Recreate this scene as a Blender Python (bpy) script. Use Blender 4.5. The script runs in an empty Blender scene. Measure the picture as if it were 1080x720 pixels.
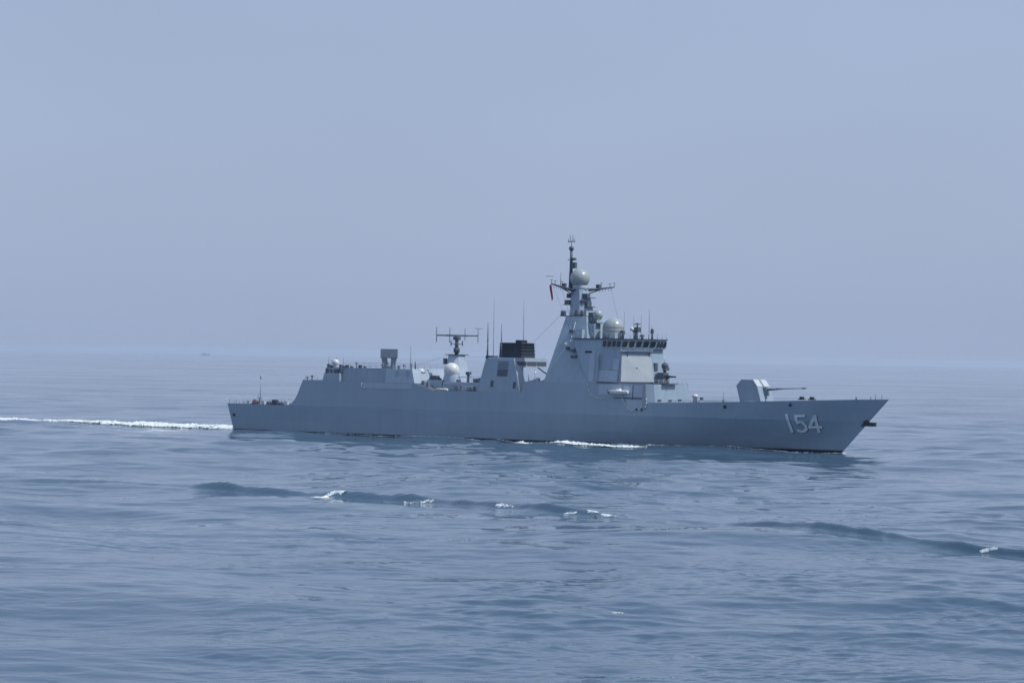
import bpy, math
import numpy as np
from mathutils import Matrix, Vector

S = bpy.context.scene
COL = S.collection

# ------------------------------------------------------------------ camera
CAM_H = 17.2
ROLL = math.radians(0.95)
PITCH = math.radians(0.335)
f = Vector((0, math.cos(PITCH), math.sin(PITCH)))
r0 = Vector((1, 0, 0)); u0 = r0.cross(f)
r = math.cos(ROLL) * r0 + math.sin(ROLL) * u0
u = -math.sin(ROLL) * r0 + math.cos(ROLL) * u0
cd = bpy.data.cameras.new("camera"); cam = bpy.data.objects.new("camera", cd); COL.objects.link(cam)
M = Matrix.Identity(4)
for i in range(3):
    M[i][0], M[i][1], M[i][2] = r[i], u[i], -f[i]
M[2][3] = CAM_H
cam.matrix_world = M
cd.sensor_width = 36; cd.lens = 96.0; cd.clip_start = 1.0; cd.clip_end = 120000
S.camera = cam

# ------------------------------------------------------------------ ship frame
HEAD = math.radians(-35.836)
SHIP = Vector((-55.87, 598.33, 0))
def to_world(x, y, z=0.0):
    return (SHIP.x + x * math.cos(HEAD) - y * math.sin(HEAD), SHIP.y + x * math.sin(HEAD) + y * math.cos(HEAD), z)

# ------------------------------------------------------------------ light
SUN_EL = math.radians(56)
SUN_AZ = HEAD + math.radians(21)             # angle from +X towards +Y: ahead of the ship, a touch to port
sun_dir = Vector((math.cos(SUN_EL) * math.cos(SUN_AZ), math.cos(SUN_EL) * math.sin(SUN_AZ), math.sin(SUN_EL)))
ld = bpy.data.lights.new("sun", 'SUN'); ld.energy = 3.4; ld.angle = math.radians(0.6); ld.color = (1.0, 0.975, 0.935)
sun = bpy.data.objects.new("sun", ld); COL.objects.link(sun)
sun.rotation_euler = sun_dir.to_track_quat('Z', 'Y').to_euler(); sun.location = (0, 0, 300)

w = bpy.data.worlds.new("World"); S.world = w; w.use_nodes = True
nt = w.node_tree; nt.nodes.clear()
out = nt.nodes.new('ShaderNodeOutputWorld'); bg = nt.nodes.new('ShaderNodeBackground')
sky = nt.nodes.new('ShaderNodeTexSky'); sky.sky_type = 'NISHITA'; sky.sun_disc = False
sky.sun_elevation = SUN_EL; sky.sun_rotation = math.pi / 2 - SUN_AZ
sky.dust_density = 3.0; sky.air_density = 1.0; sky.ozone_density = 1.5; sky.altitude = 10
mx = nt.nodes.new('ShaderNodeMix'); mx.data_type = 'RGBA'; mx.blend_type = 'MIX'
mx.inputs['Factor'].default_value = 0.8
mx.inputs['B'].default_value = (3.9, 4.82, 6.95, 1)       # the even milky blue of a hazy day
nt.links.new(sky.outputs[0], mx.inputs['A']); tc = nt.nodes.new('ShaderNodeTexCoord'); nz = nt.nodes.new('ShaderNodeTexNoise'); nz.inputs['Scale'].default_value = 3.2; nz.inputs['Detail'].default_value = 3
mpn = nt.nodes.new('ShaderNodeMapping'); mpn.inputs['Scale'].default_value = (1, 1, 2.2); nt.links.new(tc.outputs['Generated'], mpn.inputs['Vector']); nt.links.new(mpn.outputs[0], nz.inputs['Vector'])
rg = nt.nodes.new('ShaderNodeMapRange'); rg.inputs['From Min'].default_value = .3; rg.inputs['From Max'].default_value = .7; rg.inputs['To Min'].default_value = .955; rg.inputs['To Max'].default_value = 1.045
nt.links.new(nz.outputs[0], rg.inputs['Value'])
mv = nt.nodes.new('ShaderNodeMix'); mv.data_type = 'RGBA'; mv.blend_type = 'MULTIPLY'; mv.inputs['Factor'].default_value = 1
nt.links.new(mx.outputs['Result'], mv.inputs['A']); nt.links.new(rg.outputs[0], mv.inputs['B']); nt.links.new(mv.outputs['Result'], bg.inputs['Color'])
bg.inputs['Strength'].default_value = 0.102
nt.links.new(bg.outputs[0], out.inputs[0])

S.view_settings.view_transform = 'Standard'; S.view_settings.look = 'None'
S.view_settings.exposure = 0.0; S.view_settings.gamma = 1.0
S.render.engine = 'CYCLES'
S.cycles.use_denoising = True
S.cycles.volume_bounces = 1; S.cycles.max_bounces = 8
S.cycles.filter_width = 1.5

# ------------------------------------------------------------------ materials
def mat(name, col, rough=0.55, var=0.12, scale=0.35, metal=0.0, streak=0.0, spec=0.5):
    m = bpy.data.materials.new(name); m.use_nodes = True
    n = m.node_tree; b = n.nodes['Principled BSDF']
    b.inputs['Roughness'].default_value = rough; b.inputs['Metallic'].default_value = metal
    b.inputs['Specular IOR Level'].default_value = spec
    tc = n.nodes.new('ShaderNodeTexCoord'); mp = n.nodes.new('ShaderNodeMapping')
    n.links.new(tc.outputs['Object'], mp.inputs['Vector'])
    nz = n.nodes.new('ShaderNodeTexNoise'); nz.inputs['Scale'].default_value = scale; nz.inputs['Detail'].default_value = 6
    n.links.new(mp.outputs[0], nz.inputs['Vector'])
    rp = n.nodes.new('ShaderNodeMapRange')
    rp.inputs['From Min'].default_value = 0.3; rp.inputs['From Max'].default_value = 0.7
    rp.inputs['To Min'].default_value = 1 - var; rp.inputs['To Max'].default_value = 1 + var
    n.links.new(nz.outputs[0], rp.inputs['Value'])
    mm = n.nodes.new('ShaderNodeMix'); mm.data_type = 'RGBA'; mm.blend_type = 'MULTIPLY'; mm.inputs['Factor'].default_value = 1
    mm.inputs['A'].default_value = (*col, 1); n.links.new(rp.outputs[0], mm.inputs['B'])
    last = mm.outputs['Result']
    if streak:
        mp2 = n.nodes.new('ShaderNodeMapping'); mp2.inputs['Scale'].default_value = (1.1, 1.1, 0.07)
        n.links.new(tc.outputs['Object'], mp2.inputs['Vector'])
        n2 = n.nodes.new('ShaderNodeTexNoise'); n2.inputs['Scale'].default_value = 1.0; n2.inputs['Detail'].default_value = 5
        n.links.new(mp2.outputs[0], n2.inputs['Vector'])
        r2 = n.nodes.new('ShaderNodeMapRange'); r2.inputs['From Min'].default_value = 0.35; r2.inputs['From Max'].default_value = 0.72
        r2.inputs['To Min'].default_value = 1.0 + streak * .4; r2.inputs['To Max'].default_value = 1.0 - streak
        n.links.new(n2.outputs[0], r2.inputs['Value'])
        m2 = n.nodes.new('ShaderNodeMix'); m2.data_type = 'RGBA'; m2.blend_type = 'MULTIPLY'; m2.inputs['Factor'].default_value = 1
        n.links.new(last, m2.inputs['A']); n.links.new(r2.outputs[0], m2.inputs['B']); last = m2.outputs['Result']
    n.links.new(last, b.inputs['Base Color'])
    return m, n, b, last

GREY = (0.27, 0.36, 0.445)
navy, _, _, _ = mat('navy grey paint', GREY, 0.5, 0.06, 0.25, streak=0.08)
light, _, _, _ = mat('pale grey paint', (0.36, 0.44, 0.53), 0.5, 0.06, 0.5, streak=0.05)
panelm, _, _, _ = mat('radar panel and sunlit facet paint', (0.47, 0.52, 0.55), 0.5, 0.05, 0.6, streak=0.04)  # radar faces; on the gun it carries painted sunlight
dark, _, _, _ = mat('dark grey fittings', (0.075, 0.098, 0.13), 0.6, 0.15, 1.2)
black, _, _, _ = mat('sooty black paint', (0.02, 0.032, 0.052), 0.7, 0.3, 0.8)
white, _, _, _ = mat('white radome paint', (0.60, 0.63, 0.63), 0.35, 0.04, 0.6)
greydome, _, _, _ = mat('grey radome paint', (0.30, 0.345, 0.36), 0.3, 0.05, 0.5)
deckm, _, _, _ = mat('deck coating', (0.07, 0.095, 0.125), 0.8, 0.12, 0.5)
glass, _, _, _ = mat('bridge glass', (0.012, 0.015, 0.02), 0.12, 0.1, 1.0)
numm, _, _, _ = mat('faded number paint', (0.72, 0.78, 0.82), 0.6, 0.10, 1.2, streak=0.1)
mid_, _, _, _ = mat('mid grey fittings', (0.15, 0.195, 0.245), 0.55, 0.12, 1.0)
redm, _, _, _ = mat('red cloth', (0.22, 0.03, 0.05), 0.8, 0.1, 2.0)
orangem, _, _, _ = mat('orange plastic', (0.42, 0.17, 0.14), 0.6, 0.1, 2.0)
boatwhite, _, _, _ = mat('white gel coat', (0.86, 0.87, 0.87), 0.4, 0.05, 2.0)

# hull paint: grey with a black boot topping along the waterline, faint plate seams and scuffing
hullm, n, b, last = mat('hull paint', GREY, 0.45, 0.05, 0.12, streak=0.05)
tc = n.nodes.new('ShaderNodeTexCoord'); sx = n.nodes.new('ShaderNodeSeparateXYZ'); n.links.new(tc.outputs['Object'], sx.inputs[0])
cmp_ = n.nodes.new('ShaderNodeMapRange'); cmp_.inputs['From Min'].default_value = 0.75; cmp_.inputs['From Max'].default_value = 0.85
cmp_.inputs['To Min'].default_value = 1; cmp_.inputs['To Max'].default_value = 0
n.links.new(sx.outputs['Z'], cmp_.inputs['Value'])
mm = n.nodes.new('ShaderNodeMix'); mm.data_type = 'RGBA'; mm.inputs['B'].default_value = (0.009, 0.018, 0.032, 1)
n.links.new(cmp_.outputs[0], mm.inputs['Factor']); n.links.new(last, mm.inputs['A']); n.links.new(mm.outputs['Result'], b.inputs['Base Color'])
mp = n.nodes.new('ShaderNodeMapping'); mp.inputs['Scale'].default_value = (0.16, 0, 0.42); n.links.new(tc.outputs['Object'], mp.inputs['Vector'])
nz = n.nodes.new('ShaderNodeTexNoise'); nz.inputs['Scale'].default_value = 1.6; nz.inputs['Detail'].default_value = 2
n.links.new(mp.outputs[0], nz.inputs['Vector'])
bp = n.nodes.new('ShaderNodeBump'); bp.inputs['Strength'].default_value = 0.35; bp.inputs['Distance'].default_value = 0.12
n.links.new(nz.outputs[0], bp.inputs['Height']); n.links.new(bp.outputs[0], b.inputs['Normal'])

# ------------------------------------------------------------------ mesh helpers
class MB:
    def __init__(s): s.v = []; s.f = []; s.sm = []
    def add(s, vs, fs, smooth=False):
        o = len(s.v); s.v += [tuple(p) for p in vs]; s.f += [tuple(i + o for i in q) for q in fs]; s.sm += [smooth] * len(fs); return s
    def frustum(s, pb, z0, pt, z1):
        """side walls between two polygons with the same number of corners, capped"""
        n = len(pb)
        vs = [(x, y, z0) for x, y in pb] + [(x, y, z1) for x, y in pt]
        fs = [(i, (i + 1) % n, n + (i + 1) % n, n + i) for i in range(n)] + [tuple(range(n - 1, -1, -1)), tuple(range(n, 2 * n))]
        return s.add(vs, fs)
    def box(s, x0, x1, y0, y1, z0, z1):
        q = [(x0, y0), (x1, y0), (x1, y1), (x0, y1)]
        return s.frustum(q, z0, q, z1)
    def tube(s, a, b2, ra, rb=None, n=8):
        rb = ra if rb is None else rb
        a = Vector(a); b2 = Vector(b2); d = (b2 - a).normalized()
        p = d.orthogonal().normalized(); q = d.cross(p)
        vs = []
        for c, rr in ((a, ra), (b2, rb)):
            for i in range(n):
                t = 2 * math.pi * i / n
                vs.append(c + (p * math.cos(t) + q * math.sin(t)) * rr)
        fs = [(i, (i + 1) % n, n + (i + 1) % n, n + i) for i in range(n)]
        s.add(vs, fs, True); s.add([], [])
        o = len(s.v) - 2 * n
        s.f += [tuple(o + i for i in range(n - 1, -1, -1)), tuple(o + n + i for i in range(n))]; s.sm += [False, False]
        return s
    def path(s, pts, rr, n=6):
        for a, b2 in zip(pts[:-1], pts[1:]): s.tube(a, b2, rr, rr, n)
        return s
    def lathe(s, c, prof, n=24):
        """profile of (radius, z) turned about a vertical axis through c"""
        vs = []; k = len(prof)
        for rr, z in prof:
            for i in range(n):
                t = 2 * math.pi * i / n; vs.append((c[0] + rr * math.cos(t), c[1] + rr * math.sin(t), c[2] + z))
        fs = [(j * n + i, j * n + (i + 1) % n, (j + 1) * n + (i + 1) % n, (j + 1) * n + i) for j in range(k - 1) for i in range(n)]
        s.add(vs, fs, True)
        o = len(s.v) - k * n
        s.f += [tuple(o + i for i in range(n - 1, -1, -1)), tuple(o + (k - 1) * n + i for i in range(n))]; s.sm += [False, True]
        return s
    def dome(s, c, rr, z0=-0.8, n=28):
        prof = []
        for i in range(17):
            a = math.asin(z0) + (math.pi / 2 * 0.985 - math.asin(z0)) * i / 16
            prof.append((rr * math.cos(a), rr * math.sin(a)))
        return s.lathe(c, prof, n)
    def build(s, name, m, parent=None):
        me = bpy.data.meshes.new(name); me.from_pydata(s.v, [], s.f); me.update()
        me.polygons.foreach_set('use_smooth', s.sm)
        me.materials.append(m)
        o = bpy.data.objects.new(name, me); COL.objects.link(o)
        if parent: o.parent = parent
        return o

def rect(x0, x1, h): return [(x0, -h), (x1, -h), (x1, h), (x0, h)]
def octo(x0, x1, h, c): return [(x0 + c, -h), (x1 - c, -h), (x1, -h + c), (x1, h - c), (x1 - c, h), (x0 + c, h), (x0, h - c), (x0, -h + c)]
def tag(o, label, cat, group=None):
    o['label'] = label; o['category'] = cat
    if group: o['group'] = group
    return o
def empty(name, loc, rz=0):
    o = bpy.data.objects.new(name, None); COL.objects.link(o); o.location = loc; o.rotation_euler = (0, 0, rz); return o

# ------------------------------------------------------------------ noise for meshes
def _h(ix, iy, seed):
    v = np.sin(ix * 127.1 + iy * 311.7 + seed * 74.7) * 43758.5453
    return v - np.floor(v)
def vnoise(x, y, seed=0):
    ix = np.floor(x); iy = np.floor(y); fx = x - ix; fy = y - iy
    fx = fx * fx * (3 - 2 * fx); fy = fy * fy * (3 - 2 * fy)
    return ((_h(ix, iy, seed) * (1 - fx) + _h(ix + 1, iy, seed) * fx) * (1 - fy) + (_h(ix, iy + 1, seed) * (1 - fx) + _h(ix + 1, iy + 1, seed) * fx) * fy)
def fbm(x, y, seed=0, o=4):
    t = 0; a = 0.5
    for i in range(o): t = t + a * vnoise(x * 2 ** i, y * 2 ** i, seed + i); a *= 0.5
    return t

# ------------------------------------------------------------------ the sea
rng = np.random.default_rng(11)
WAVES = []
for i in range(170):
    lam = math.exp(rng.uniform(math.log(0.9), math.log(46)))
    th = math.radians(rng.normal(-96, 34 if lam > 2.5 else 50))
    slope = 0.0125 * (1.15 if lam < 2.5 else 1.65 if lam < 9 else 1.3 if lam < 12 else 0.95 if lam < 24 else 0.7)
    k = 2 * math.pi / lam
    WAVES.append((k * math.cos(th), k * math.sin(th), slope / k, rng.uniform(0, 6.283), lam))
for i in range(46):                         # long low swell, the streaks one sees towards the horizon
    lam = math.exp(rng.uniform(math.log(30), math.log(150))); th = math.radians(rng.normal(-92, 40)); k = 2 * math.pi / lam
    WAVES.append((k * math.cos(th), k * math.sin(th), 0.0052 / k, rng.uniform(0, 6.283), lam))
CREST = np.array([(-90, 338), (-70, 338.5), (-56, 338.5), (-38.7, 331.0), (-31.2, 325.1), (-22.0, 321.6), (-10.8, 316.6), (-6.2, 310.8), (0.3, 301.5), (6.4, 293.3),
                  (16.1, 283.4), (24.1, 274.0), (32.6, 260.0), (41.6, 248.4), (47, 241.0), (60, 224)])
def crest_param(x, y):
    """distance across and along the breaking wake crest"""
    best = np.full(x.shape, 1e9); sgn = np.zeros(x.shape); arc = np.zeros(x.shape); s0 = 0
    for (ax, ay), (bx, by) in zip(CREST[:-1], CREST[1:]):
        dx, dy = bx - ax, by - ay; L = math.hypot(dx, dy)
        t = np.clip(((x - ax) * dx + (y - ay) * dy) / L ** 2, 0, 1)
        px, py = x - ax - t * dx, y - ay - t * dy
        d = np.hypot(px, py); m = d < best
        best = np.where(m, d, best); sgn = np.where(m, np.sign(px * (-dy) + py * dx) , sgn); arc = np.where(m, s0 + t * L, arc); s0 += L
    return best * sgn, arc
def crest_amp(arc):
    pts = [(0, 0), (24, .05), (32, .26), (40, .26), (46, .06), (53, .10), (57, .50), (66, .46), (70, .28), (76, .44), (84, .44), (90, .26), (96, .34), (104, .28), (110, .40), (116, .28), (122, .08), (136, .12), (143, .34), (160, .34), (165, .22), (170, .46), (180, .40), (201, 0)]
    return np.interp(arc, [p[0] for p in pts], [p[1] for p in pts])
def sea_h(x, y, gap):
    h = np.zeros(x.shape)
    # short waves come and go in patches: slicks between ruffled water
    patch = np.clip((fbm(x / 55 + 7, y / 90 + 3, 5, 3) - 0.30) / 0.28, 0.35, 1.3)
    ruffle = np.clip((fbm(x / 16 + 2, y / 30 + 8, 61, 3) - 0.42) / 0.14, 0.15, 1.5)
    wx = x + 3.0 * (fbm(x / 14, y / 14, 21, 2) - .4); wy = y + 3.0 * (fbm(x / 14 + 9, y / 14, 22, 2) - .4)
    for kx, ky, a, ph, lam in WAVES:
        at = np.clip((lam / gap - 1.7) / 2.0, 0, 1)
        if not np.any(at > 0): continue
        g = ruffle if lam < 2.5 else patch if lam < 16 else 1.0
        s = np.sin(kx * wx + ky * wy + ph)
        h += a * at * g * (s + (0.38 if lam < 16 else 0.2) * s * s)
    near = np.clip((900 - y) / 300, 0, 1)
    t, arc = crest_param(x, y)
    A = crest_amp(arc) * (0.82 + 0.36 * vnoise(arc / 3.1, arc * 0, 31)) * 1.65
    prof = np.where(t < 0, np.exp(-(t / 0.6) ** 2), np.exp(-(t / 1.7) ** 2))       # steep face towards the camera
    prof -= 0.22 * np.exp(-((t + 2.4) / 1.5) ** 2)
    h += A * prof * (gap < 6)
    # smoother rolling wake waves that fan out beside the crest
    return h
def row_gap(y): return np.maximum(y * y / (2730 * CAM_H) * 0.34, 0.15)
pxr = np.linspace(430, 9.5, 1250)
ys = np.concatenate([[-600, -200, -60, 20, 60, 85], 2730 * CAM_H / pxr, [5400, 6200, 7600, 9800, 13000, 19000, 26000]])
un = np.linspace(-1, 1, 900)
us = np.concatenate([[-60, -20, -7, -3, -1.8, -1.25], un, [1.25, 1.8, 3, 7, 20, 60]])
YY, UU = np.meshgrid(ys, us, indexing='ij')
halfw = 0.225 * np.maximum(YY, 60) + 14
XX = np.clip(UU * halfw, -26000, 26000)
gap = np.maximum(row_gap(np.maximum(YY, 60)), 2 * halfw / 900 * .8)
gap = np.where(np.abs(UU) > 1.001, 1e4, gap); gap = np.where((YY < 90) | (YY > 5000), 1e4, gap)
ZZ = sea_h(XX, YY, gap)
nr, nc = XX.shape
me = bpy.data.meshes.new('sea')
co = np.stack([XX, YY, ZZ], -1).reshape(-1, 3).astype(np.float32)
idx = np.arange(nr * nc).reshape(nr, nc)
q = np.stack([idx[:-1, :-1], idx[:-1, 1:], idx[1:, 1:], idx[1:, :-1]], -1).reshape(-1, 4).astype(np.int32)
me.vertices.add(len(co)); me.vertices.foreach_set('co', co.ravel())
me.loops.add(q.size); me.loops.foreach_set('vertex_index', q.ravel())
me.polygons.add(len(q)); me.polygons.foreach_set('loop_start', np.arange(0, q.size, 4, dtype=np.int32)); me.polygons.foreach_set('loop_total', np.full(len(q), 4, dtype=np.int32))
me.update(calc_edges=True); me.polygons.foreach_set('use_smooth', np.ones(len(q), dtype=bool))
sea = bpy.data.objects.new('sea', me); COL.objects.link(sea); sea['kind'] = 'structure'; sea['label'] = 'calm blue open sea with low ripples'
sm = bpy.data.materials.new('sea water'); sm.use_nodes = True; n = sm.node_tree; b = n.nodes['Principled BSDF']
b.inputs['Base Color'].default_value = (0.040, 0.086, 0.138, 1); b.inputs['Roughness'].default_value = 0.03; b.inputs['IOR'].default_value = 1.333
geo = n.nodes.new('ShaderNodeNewGeometry')
def noise(scale, detail, mapscale=(1, 1, 1), rot=0):
    mp = n.nodes.new('ShaderNodeMapping'); mp.inputs['Scale'].default_value = mapscale; mp.inputs['Rotation'].default_value = (0, 0, rot)
    n.links.new(geo.outputs['Position'], mp.inputs['Vector'])
    t = n.nodes.new('ShaderNodeTexNoise'); t.inputs['Scale'].default_value = scale; t.inputs['Detail'].default_value = detail
    n.links.new(mp.outputs[0], t.inputs['Vector']); return t.outputs[0]
fine = noise(1.7, 5, (0.75, 1.0, 1)); mid = noise(0.40, 3, (0.7, 1.0, 1), 0.10); broad = noise(0.06, 3, (0.6, 1.0, 1), -0.06); mask = noise(0.011, 4, (0.7, 1.0, 1))
def band(v, a, c, lo, hi):
    mr = n.nodes.new('ShaderNodeMapRange'); mr.inputs['From Min'].default_value = a; mr.inputs['From Max'].default_value = c
    mr.inputs['To Min'].default_value = lo; mr.inputs['To Max'].default_value = hi; n.links.new(v, mr.inputs['Value']); return mr.outputs[0]
gust = noise(0.0085, 5, (0.45, 1.0, 1), 0.05); n.links.new(band(gust, .45, .62, .015, .10), b.inputs['Roughness'])
b0 = n.nodes.new('ShaderNodeBump'); b0.inputs['Distance'].default_value = 1.1; b0.inputs['Strength'].default_value = 0.9; n.links.new(broad, b0.inputs['Height'])
b1 = n.nodes.new('ShaderNodeBump'); b1.inputs['Distance'].default_value = 0.22; n.links.new(band(mask, .38, .62, .35, .8), b1.inputs['Strength']); n.links.new(mid, b1.inputs['Height']); n.links.new(b0.outputs[0], b1.inputs['Normal'])
b2 = n.nodes.new('ShaderNodeBump'); b2.inputs['Distance'].default_value = 0.032; n.links.new(band(mask, .42, .60, .25, 1.0), b2.inputs['Strength'])
n.links.new(fine, b2.inputs['Height']); n.links.new(b1.outputs[0], b2.inputs['Normal']); n.links.new(b2.outputs[0], b.inputs['Normal'])
me.materials.append(sm)

# ------------------------------------------------------------------ foam
fm = bpy.data.materials.new('sea foam'); fm.use_nodes = True; n = fm.node_tree; b = n.nodes['Principled BSDF']
b.inputs['Roughness'].default_value = 0.85
geo = n.nodes.new('ShaderNodeNewGeometry'); t = n.nodes.new('ShaderNodeTexNoise'); t.inputs['Scale'].default_value = 1.4; t.inputs['Detail'].default_value = 6
n.links.new(geo.outputs['Position'], t.inputs['Vector'])
cr = n.nodes.new('ShaderNodeValToRGB'); cr.color_ramp.elements[0].position = 0.36; cr.color_ramp.elements[0].color = (0.34, 0.48, 0.52, 1)
cr.color_ramp.elements[1].position = 0.56; cr.color_ramp.elements[1].color = (0.72, 0.76, 0.77, 1)
n.links.new(t.outputs[0], cr.inputs[0]); n.links.new(cr.outputs[0], b.inputs['Base Color'])
def foam(name, pts, widths, lump, thr, ns, nt_, seed, grain=1.0, lift=0.03, fill=0.55):
    """ragged, lumpy foam sheet along a line of world points; holes where the noise drops out"""
    P = np.array(pts, float); L = np.concatenate([[0], np.cumsum(np.hypot(*np.diff(P, axis=0).T))])
    s = np.linspace(0, L[-1], ns); cx = np.interp(s, L, P[:, 0]); cy = np.interp(s, L, P[:, 1])
    tx = np.gradient(cx); ty = np.gradient(cy); ll = np.hypot(tx, ty); tx /= ll; ty /= ll
    wd = np.interp(s / L[-1], np.linspace(0, 1, len(widths)), widths)
    t = np.linspace(-1, 1, nt_)
    SS, TT = np.meshgrid(np.arange(ns), t, indexing='ij')
    X = cx[SS] - ty[SS] * TT * wd[SS]; Y = cy[SS] + tx[SS] * TT * wd[SS]
    edge = (1 - np.abs(TT) ** 2) * np.clip(np.minimum(s, L[-1] - s)[SS] / (0.06 * L[-1]) , 0.0, 1)
    n1 = .5 * fbm(X * 0.5 / grain, Y * 0.5 / grain, seed, 4) + .55 * fbm(X * 2.3 / grain, Y * 2.3 / grain, seed + 5, 4)
    body = n1 * 1.05 + fill * edge
    keep = (body > thr) & (edge > 0.02)
    Z = sea_h(X, Y, row_gap(Y)) + lift + lump * np.clip(body - thr, 0, 1) * (0.4 + 1.6 * fbm(X / grain, Y / grain, seed + 9, 3))
    id_ = np.arange(ns * nt_).reshape(ns, nt_)
    ok = keep[:-1, :-1] & keep[1:, :-1] & keep[1:, 1:] & keep[:-1, 1:]
    fs = np.stack([id_[:-1, :-1], id_[1:, :-1], id_[1:, 1:], id_[:-1, 1:]], -1)[ok]
    used = np.unique(fs); remap = -np.ones(ns * nt_, int); remap[used] = np.arange(len(used))
    vs = np.stack([X, Y, Z], -1).reshape(-1, 3)[used]
    m = bpy.data.meshes.new(name); m.from_pydata([tuple(p) for p in vs], [], [tuple(q) for q in remap[fs]]); m.update()
    m.polygons.foreach_set('use_smooth', [True] * len(m.polygons)); m.materials.append(fm)
    o = bpy.data.objects.new(name, m); COL.objects.link(o); return o
def shipline(*p): return [to_world(x, y)[:2] for x, y in p]
o = foam('wake_foam', shipline((-1.5, 0), (-20, 2.5), (-45, 1.5), (-70, 1), (-100, 1), (-140, -1), (-220, -4)), [5.5, 6.5, 4.5, 5.5, 4.5, 5, 6], 0.8, 0.645, 2200, 80, 3, .6, 0.05, .48)
o['kind'] = 'stuff'; o['label'] = 'white wake foam trailing behind the stern of the warship'
o = foam('bow_wave_foam', shipline((79, -13), (85, -16), (90, -18), (96, -20), (102, -21), (107, -20.5), (110.5, -18.5), (112.5, -16)), [.4, .8, 1.4, 2.2, 2.6, 2.6, 2.2, 1.2], 0.6, 0.63, 1100, 50, 8, .5, 0.05, .45)
o['kind'] = 'stuff'; o['label'] = 'white foam of the bow wave beside the warship hull'
o = foam('hull_foam', shipline((20, -8.6), (50, -10), (80, -10.5), (110, -9.5), (126, -6.5), (137, -3.2), (146, -0.6)), [.4, .6, .6, .6, .9, 1.1, .9], 0.35, 0.91, 1800, 16, 14, .7, 0.04)
o['kind'] = 'stuff'; o['label'] = 'thin broken foam along the waterline of the warship'
o = foam('bow_foam', shipline((134, -5.0), (139, -3.6), (143, -1.9), (145.6, -.5), (146.6, .8)), [.3, .5, .7, .8, .6], 0.5, 0.68, 500, 24, 23, .45, 0.04, .45)
o['kind'] = 'stuff'; o['label'] = 'small curl of foam where the bow cuts the water'
caps = [((-23.6, 319.9), (-17.6, 321.6), 1.0, 0.66, 0.34, 'largest whitecap, long white foam on the dark breaking wake crest'),
        ((-12.4, 316.2), (-8.6, 313.0), 0.9, 0.72, 0.30, 'ragged small whitecap to the right of the largest whitecap'),
        ((-1.6, 303.3), (0.6, 300.4), 0.6, 0.74, 0.30, 'thin whitecap midway along the breaking wake crest'),
        ((5.8, 292.6), (7.2, 291.6), 0.4, 0.66, 0.36, 'left fleck of the three foam flecks on the water below the bridge'),
        ((8.3, 291.4), (9.5, 290.2), 0.6, 0.68, 0.34, 'middle fleck of the three foam flecks on the water below the bridge'),
        ((9.7, 289.6), (11.4, 288.2), 0.5, 0.70, 0.32, 'right fleck of the three foam flecks on the water below the bridge'),
        ((42.4, 246.3), (43.9, 244.8), 0.36, 0.70, 0.34, 'whitecap at the right end of the wake crest, near the frame edge'),
        ((6.7, 176.8), (7.5, 176.4), 0.22, 0.68, 0.34, 'tiny lone foam fleck on the smooth water, nearest to the viewer'),]
for i, (a, c, wd, thr, fill, lab) in enumerate(caps):
    mid = ((a[0] + c[0]) / 2 + .3, (a[1] + c[1]) / 2 - .2)
    o = foam('whitecap', [a, mid, c], [wd * .25, wd * .9, wd * .7, wd * .3], 0.16, thr, 320, 64, 40 + i, 0.26, 0.0, fill)
    tag(o, lab, 'whitecap', 'whitecaps on the breaking wake crest' if i < 7 else None)

# ------------------------------------------------------------------ the warship
ship = empty('warship', SHIP, HEAD)
tag(ship, 'grey naval destroyer with hull number 154 steaming to the right', 'warship')
LEVEL = {
    -5.0: [(0, .05), (12, .5), (30, 2.0), (60, 5.0), (90, 5.5), (150, 5.0)],
    0.0: [(0, .08), (10, 1.55), (25, 4.0), (45, 6.6), (65, 8.1), (90, 8.4), (120, 8.2), (145.4, 7.0)],
    3.0: [(0, .08), (6, 1.35), (13, 3.3), (28, 5.6), (46, 7.6), (65, 8.33), (90, 8.48), (120, 8.3), (148, 7.25)],
    6.3: [(0, .10), (5, 1.8), (12, 4.3), (25, 6.8), (45, 8.3), (60, 8.5), (95, 8.55), (130, 8.4), (152, 7.5)],
    10.55: [(0, .15), (6, 2.5), (12, 4.6), (20, 6.4), (30, 7.6), (47, 8.35), (160, 8.5)]}
LZ = sorted(LEVEL)
def stem(z): return 145.4 + 0.95 * z if z > 0 else 145.4 + 0.35 * z
def hb(X, z):
    """half breadth of the hull at ship station X and height z"""
    vals = [float(np.interp(stem(z) - X, [p[0] for p in LEVEL[k]], [p[1] for p in LEVEL[k]])) for k in LZ]
    flare = float(np.interp(z, LZ, vals))
    if z > 6.3:
        base = float(np.interp(6.3, LZ, vals)); tum = base - (z - 6.3) * 0.06
        k = min(max((X - 104) / 10, 0), 1); k = k * k * (3 - 2 * k)
        return tum * (1 - k) + flare * k
    return flare
SHEER = [(-1.6, 6.24), (0, 6.24), (8, 6.24), (14, 6.25), (16.2, 6.3), (17.2, 6.75), (18.0, 7.5), (18.7, 8.7), (19.3, 10.2), (19.9, 11.72), (20.2, 11.75), (30, 11.62), (42, 11.55), (50.2, 11.6), (55.2, 10.15),
         (60, 10.17), (77.5, 10.3), (78.0, 12.5), (106.3, 12.45), (106.6, 8.9), (110, 8.95), (118, 9.13), (126, 9.45), (138, 9.93), (150, 10.4), (155.4, 10.55)]
SX = [p[0] for p in SHEER]; SZ = [p[1] for p in SHEER]
xs = sorted(set(SX + list(np.arange(1, 155, 2.0)) + [151, 152, 153, 154, 154.7, 155.1]))
hm = MB(); rows = []
NZ = [-5, -2.5, 0, 1.5, 3, 4.6]
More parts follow.
